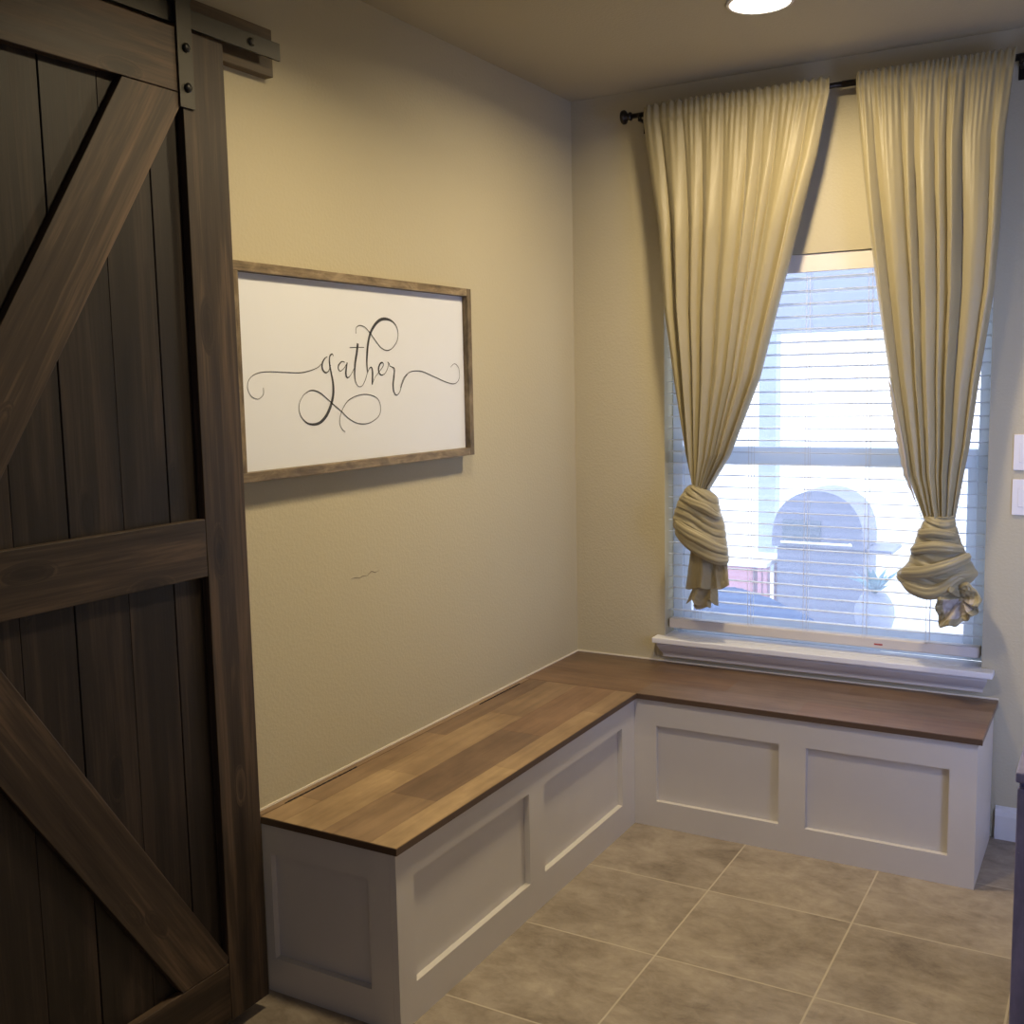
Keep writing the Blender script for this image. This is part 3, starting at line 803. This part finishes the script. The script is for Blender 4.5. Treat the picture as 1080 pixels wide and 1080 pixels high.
board_piece('stile', rect(DY0, LI, DZ0, DZ1), (0, 1), (.65,.45,0))
G = .0012
board_piece('top_rail', rect(LI+G, SI-G, 2.300, DZ1), (1, 0), (.35,.74,0))
board_piece('middle_rail', rect(LI+G, SI-G, 1.180, 1.319), (1, 0), (.72,.46,0))
board_piece('bottom_rail', rect(LI+G, SI-G, DZ0, .192), (1, 0), (.9,.30,0))
board_piece('brace', [(-2.318,2.2985), (SI-G,2.2985), (SI-G,2.281), (-2.765,1.3205), (LI+G,1.3205), (LI+G,1.324)], (.53,.85), (.45,.95,0))
board_piece('brace', [(-2.765,1.1785), (LI+G,1.1785), (LI+G,1.150), (-2.300,.1935), (SI-G-.004,.1935), (SI-G,.210)], (-.53,.85), (.25,.98,0))
adopt(door)
tag(door)
# sliding hardware
track = empty('barn_door_track', (.05, -2.4, 2.455), 'black steel barn door rail on a wooden backing board above the door', 'door rail')
bm = newbm(True); add_box(bm, -.0145, .0145, -.059, .059, -.77, .77, .0015, (.4,.6,0))
o = finish('backing_board', bm, M_board, track); o.location = (.0155, -1.782-.77, 2.482); o.rotation_euler = (PI/2, 0, 0)
box('rail', .0605, .0675, -3.30, -1.795, 2.4545, 2.4975, M_metal, track, .0008)
for y in (-1.90, -2.31, -2.72, -3.13):
    lathe('rail_bolt', [(0,0), (.010,0), (.010,.0295), (.0, .0295)], M_metal, track, (.0305, y, 2.476), 'x', 16)
    lathe('bolt_head', [(0,0), (.0105,0), (.0105,.003), (.0075,.007), (.0,.0075)], M_metal, track, (.0678, y, 2.476), 'x', 6, False)
adopt(track)
for n_, yy in enumerate((-2.138, -2.93)):
    hg = empty('roller_hanger', (.088, yy, 2.27), 'black strap hanger bolted to the door beside its top right corner' if n_ == 0 else 'black strap hanger at the hidden left end of the barn door', 'door hanger')
    bm = newbm()
    add_box(bm, .0805, .0865, yy-.0225, yy+.0225, 2.267, 2.60, .0008)
    finish('strap', bm, M_metal, hg)
    lathe('roller', [(0,-.010), (.045,-.010), (.045,-.007), (.038,-.0055), (.038,.0055), (.045,.007), (.045,.010), (0,.010)], M_metal, hg, (.064, yy, 2.5375), 'x', 40)
    bm = newbm(); add_tube(bm, [(.056, yy, 2.5375), (.092, yy, 2.5375)], .006, 12); finish('axle', bm, M_bolt, hg)
    for z in (2.312, 2.400): lathe('bolt_head', [(0,0), (.0105,0), (.0105,.004), (.007,.0075), (0,.008)], M_bolt, hg, (.0867, yy+.001, z), 'x', 16)
    adopt(hg)

# ------------------------------------------------------------------ switch plates
def plate(z0, z1, label):
    p = empty('switch_plate', (1.70, 0, z0), label, 'switch plate', 'white switch plates right of the window')
    box('cover', 1.652, 1.768, -.007, -.0004, z0, z1, M_plastic, p, .002)
    for cx in (1.687, 1.733):
        bm = newbm(); zc = (z0+z1)/2
        add_box(bm, cx-.0165, cx+.0165, -.0095, -.0072, zc-.033, zc+.033, .001)
        finish('rocker', bm, M_plastic, p)
    adopt(p)
plate(1.302, 1.423, 'upper of two white switch plates on the wall right of the window')
plate(1.150, 1.272, 'lower of two white switch plates on the wall right of the window')

# ------------------------------------------------------------------ dark blue cabinet at the right edge
def lacquer():
    m, nt, out = new_mat('worn_indigo_lacquer')
    co = coords(nt)
    n = noise_n(nt, mapping(nt, co, (9, 9, 4)), 1, 5, .65)
    c = ramp(nt, n, [(.3, (.12,.125,.24)), (.55, (.22,.22,.42)), (.8, (.33,.32,.52))]).outputs[0]
    s = noise_n(nt, co, 110, 2); sp = ramp(nt, s, [(.70, (0,0,0)), (.76, (1,1,1))]).outputs[0]
    c = mixc(nt, sp, c, (.42,.42,.52))
    bsdf(nt, out, c, .35, 0, bump(nt, n, .2, .003), .5); return m
M_lac = lacquer()
cab = empty('cabinet', (2.05, -1.38, 0), 'worn indigo-painted cabinet edge at the far right of the floor', 'cabinet')
CX0, CX1, CY0, CY1 = 1.812, 2.30, -1.60, -1.16
box('body', CX0+.006, CX1-.006, CY0+.02, CY1, .06, .775, M_lac, cab, .004)
box('top_board', CX0, CX1, CY0-.004, CY1+.004, .777, .80, M_lac, cab, .004)
for a, b in ((CX0+.004, (CX0+CX1)/2-.002), ((CX0+CX1)/2+.002, CX1-.004)):
    d = boxes('cabinet_door', [(a, b, CY0, CY0+.018, .075, .765)], M_lac, cab, .003)
    xk = b-.03 if a < 1.9 else a+.03
    k = lathe('knob', [(0,0), (.006,0), (.006,.008), (.013,.014), (.013,.02), (0,.024)], M_bronze, d, (xk, CY0-.024, .45), 'y', 16)
for a in (CX0+.012, CX1-.052):
    for b in (CY0+.024, CY1-.045): box('foot', a, a+.04, b, b+.04, 0, .0595, M_lac, cab, .002)
adopt(cab)

# ------------------------------------------------------------------ ceiling light
def emis(name, col, s):
    m, nt, out = new_mat(name); e = nt.nodes.new('ShaderNodeEmission')
    e.inputs[0].default_value = (*col, 1); e.inputs[1].default_value = s
    L(nt, e.outputs[0], out.inputs[0]); return m
LX, LY = .985, -.715
lt = empty('ceiling_light', (LX, LY, CZ-.001), 'round recessed ceiling light glowing in front of the window', 'ceiling light')
lathe('trim_ring', [(.089,0), (.099,0), (.101,-.003), (.097,-.007), (.089,-.008), (.089,0)], M_white, lt, (LX, LY, CZ-.0005), 'z', 48)
lathe('lens', [(0,0), (.088,0), (.088,-.005), (.07,-.009), (0,-.011)], emis('warm_lens', (1,.88,.70), 25), lt, (LX, LY, CZ-.0008), 'z', 48)
adopt(lt)
WARM = (1, .80, .49)
def area(name, loc, rot, size, power, col, shape='DISK', sy=None, spread=PI):
    d = bpy.data.lights.new(name, 'AREA'); d.shape = shape; d.size = size
    if sy: d.size_y = sy
    d.energy = power; d.color = col; d.spread = spread
    o = bpy.data.objects.new(name, d); COL.objects.link(o); o.location = loc; o.rotation_euler = rot; return o
area('ceiling_lamp', (LX, LY, CZ-.016), (0,0,0), .15, P1, WARM, spread=math.radians(168))
area('ceiling_lamp', (.85, -1.90, CZ-.016), (0,0,0), .15, P2, WARM, spread=math.radians(150))
area('ceiling_lamp', (2.1, -3.9, CZ-.016), (0,0,0), .15, P3, WARM, spread=math.radians(168))
# added cool fill light, standing in for an unmodelled glazed opening on the right
p_ = area('right_cool_fill', (2.66, -1.25, 1.15), (0,0,0), .8, P4, (.40,.52,1.0), 'RECTANGLE', 1.8, spread=math.radians(125))
p_.rotation_euler = Vector((-.55, .83, 0)).to_track_quat('-Z', 'Y').to_euler()

o_ = area('rear_cool_fill', (2.7, -4.2, 1.5), (0,0,0), 1.2, P5, (.45,.58,1.0), 'RECTANGLE', 1.4, spread=math.radians(120))  # added cool fill from the rear right; no window is built there
o_.rotation_euler = (Vector((1.7, 0, .9))-o_.location).to_track_quat('-Z', 'Y').to_euler()
# ------------------------------------------------------------------ outdoors
M_patio = plain('pale_concrete', (.62,.62,.60), .8)
g = box('ground_patio', -12, 14, .141, 30, -.25, -.18, M_patio); struct(g, 'bright concrete patio outside the window', 'patio')
gry = plain('grey_grill_steel', (.12,.14,.22), .5)
gry2 = plain('dark_grill_steel', (.05,.08,.12), .5)
pink = plain('faded_red_cabinet', (.42,.19,.24), .6)
blu = plain('blue_cushion', (.012,.05,.14), 1.0, spec=.1)
wht = plain('white_lid', (.8,.8,.8), .5)
GZ = -.18
gr = empty('patio_grill', (.32, 2.95, GZ), 'large grey barbecue grill with domed lid seen hazily through the blinds', 'grill')
box('cart', .06, .60, 2.75, 3.15, GZ+.06, .56, gry, gr, .01)
bm = newbm(); poly = [(.03,.565)]+[(.315-.285*math.cos(PI*k/20)*(1 if k < 10 else 1.0), .565+.36*math.sin(PI*k/20)**.7) for k in range(1, 20)]+[(.60,.565)]
prism(bm, poly, lambda p, t: (p[0], t, p[1]), 2.74, 3.16); finish('lid', bm, gry, gr)
box('hood_window', .10, .34, 2.728, 2.739, .58, .74, gry2, gr, .004)
box('side_shelf', .605, .76, 2.78, 3.12, .54, .565, gry, gr, .004)
bm = newbm(); add_tube(bm, [(.10,2.70,.60), (.54,2.70,.60)], .008, 10); add_tube(bm, [(.12,2.70,.60),(.12,2.74,.60)], .008, 6); add_tube(bm, [(.52,2.70,.60),(.52,2.74,.60)], .008, 6); finish('handle', bm, wht, gr)
for x in (.10, .56):
    for y in (2.79, 3.11): lathe('caster', [(0,-.012), (.03,-.012), (.03,.012), (0,.012)], gry2, gr, (x, y, GZ+.03), 'x', 16)
adopt(gr)
rc = empty('cooler_cart', (-.25, 2.95, GZ), 'faded red slatted patio cart left of the grill outside', 'cart')
box('cabinet_box', -.50, -.08, 2.7, 3.1, .10, .42, pink, rc, .008)
box('lid', -.52, .015, 2.68, 3.12, .425, .455, wht, rc, .006)
for x in (-.50, -.05, -.015):
    for y in (2.70, 3.07): box('leg', x, x+.028, y, y+.028, GZ, .42 if x > -.1 else .098, pink, rc, .003)
adopt(rc)
ch = empty('patio_chair', (.25, 1.5, GZ), 'blue cushioned patio chair close outside the window', 'chair')
bm = newbm(); prism(bm, [(-.25,.44), (.12,.47), (.30,.42), (.52,.34), (.60,.28), (.60,.22), (-.25,.24)], lambda p, t: (p[0], t, p[1]), 1.2, 1.8); 
bmesh.ops.bevel(bm, geom=list(bm.edges), offset=.02, segments=3, affect='EDGES'); finish('cushion', bm, blu, ch, True)
bm = newbm(); add_box(bm, -.24, .58, 1.22, 1.78, .14, .215, .01); finish('seat_frame', bm, gry2, ch)
for x in (-.22, .54):
    for y in (1.24, 1.72): box('leg', x, x+.03, y, y+.03, GZ, .139, gry2, ch, .003)
adopt(ch)
pl = empty('planter', (.76, 2.3, GZ), 'round pale planter with spiky blue-green leaves outside the window', 'planter')
lathe('pot', [(0,.0), (.08,.0), (.08,.03), (.04,.06), (.035,.28), (.06,.33), (.095,.37), (.112,.43), (.11,.49), (.085,.545), (.065,.57), (.0,.57)], plain('pale_pot', (.20,.23,.33), .6), pl, (.76, 2.3, GZ), 'z', 32)
bm = bmesh.new(); rl = random.Random(2)
for k in range(18):
    a = k*2.4; ln = rl.uniform(.14, .26); el = rl.uniform(.5, 1.2)
    p0 = Vector((.76, 2.3, GZ+.571)); d = Vector((math.cos(a)*math.cos(el), math.sin(a)*math.cos(el), math.sin(el))); s = d.cross(Vector((0,0,1))).normalized()
    v = [bm.verts.new(p0+s*.01), bm.verts.new(p0-s*.01), bm.verts.new(p0+d*ln*.5-s*.022), bm.verts.new(p0+d*ln+Vector((0,0,-.04))), bm.verts.new(p0+d*ln*.5+s*.022)]
    bm.faces.new(v)
finish('leaves', bm, plain('blue_green_leaf', (.10,.24,.30), .6), pl)
adopt(pl)
pt = box('patio_post', -1.02, -.86, 5.9, 6.06, GZ, 2.6, plain('grey_post', (.3,.36,.46), .6)); tag(pt, 'grey patio post standing far outside the window', 'post')

pb = box('patio_beam', -4, 5, 3.3, 3.45, 1.93, 2.9, plain('pale_blue_beam', (.20,.235,.33), .6)); tag(pb, 'pale patio beam seen through the top of the blinds', 'beam')
for x in (-3.9, 4.8):
    q = box('beam_post', x, x+.1, 3.325, 3.425, -.18, 1.93, bpy.data.materials['pale_blue_beam'], pb)
# ------------------------------------------------------------------ world
w = bpy.data.worlds.new('overcast_sky'); SC.world = w; w.use_nodes = True
nt = w.node_tree; nt.nodes.clear()
bg = nt.nodes.new('ShaderNodeBackground'); ow = nt.nodes.new('ShaderNodeOutputWorld')
tc = nt.nodes.new('ShaderNodeTexCoord'); sp = nt.nodes.new('ShaderNodeSeparateXYZ'); nt.links.new(tc.outputs['Generated'], sp.inputs[0])
r = ramp(nt, sp.outputs[2], [(0, (.95,.97,1.0)), (.5, (.74,.84,1.0))])
nt.links.new(r.outputs[0], bg.inputs[0]); bg.inputs[1].default_value = WORLD
nt.links.new(bg.outputs[0], ow.inputs[0])
pd = area('window_daylight_portal', (.98, .16, 1.33), (PI/2, 0, 0), 1.18, 1, (1,1,1), 'RECTANGLE', 1.47)
pd.data.cycles.is_portal = True
pd.rotation_euler = (-PI/2, 0, 0)

# ------------------------------------------------------------------ camera
cd = bpy.data.cameras.new('camera'); cam = bpy.data.objects.new('camera', cd); COL.objects.link(cam)
cx_, cy_, cz_, yaw, pit, rol, foc = 1.9879, -3.9954, 1.6244, .5217, -.1182, -.0200, 1134.39
fw = Vector((-math.sin(yaw)*math.cos(pit), math.cos(yaw)*math.cos(pit), math.sin(pit)))
rt_ = Vector((math.cos(yaw), math.sin(yaw), 0)); up = rt_.cross(fw)
r2 = rt_*math.cos(rol)+up*math.sin(rol); u2 = -rt_*math.sin(rol)+up*math.cos(rol)
R = Matrix((r2, u2, -fw)).transposed()
cam.matrix_world = Matrix.Translation((cx_, cy_, cz_)) @ R.to_4x4()
cd.sensor_width = 36; cd.sensor_fit = 'HORIZONTAL'; cd.lens = foc/1080*36; cd.clip_start = .05; cd.clip_end = 100
SC.camera = cam

SC.view_settings.view_transform = 'Standard'
SC.view_settings.look = 'None'
SC.view_settings.exposure = EXPOSURE
SC.cycles.use_denoising = True
SC.cycles.max_bounces = 8
SC.cycles.diffuse_bounces = 5
SC.cycles.transparent_max_bounces = 12
SC.cycles.sample_clamp_indirect = 6
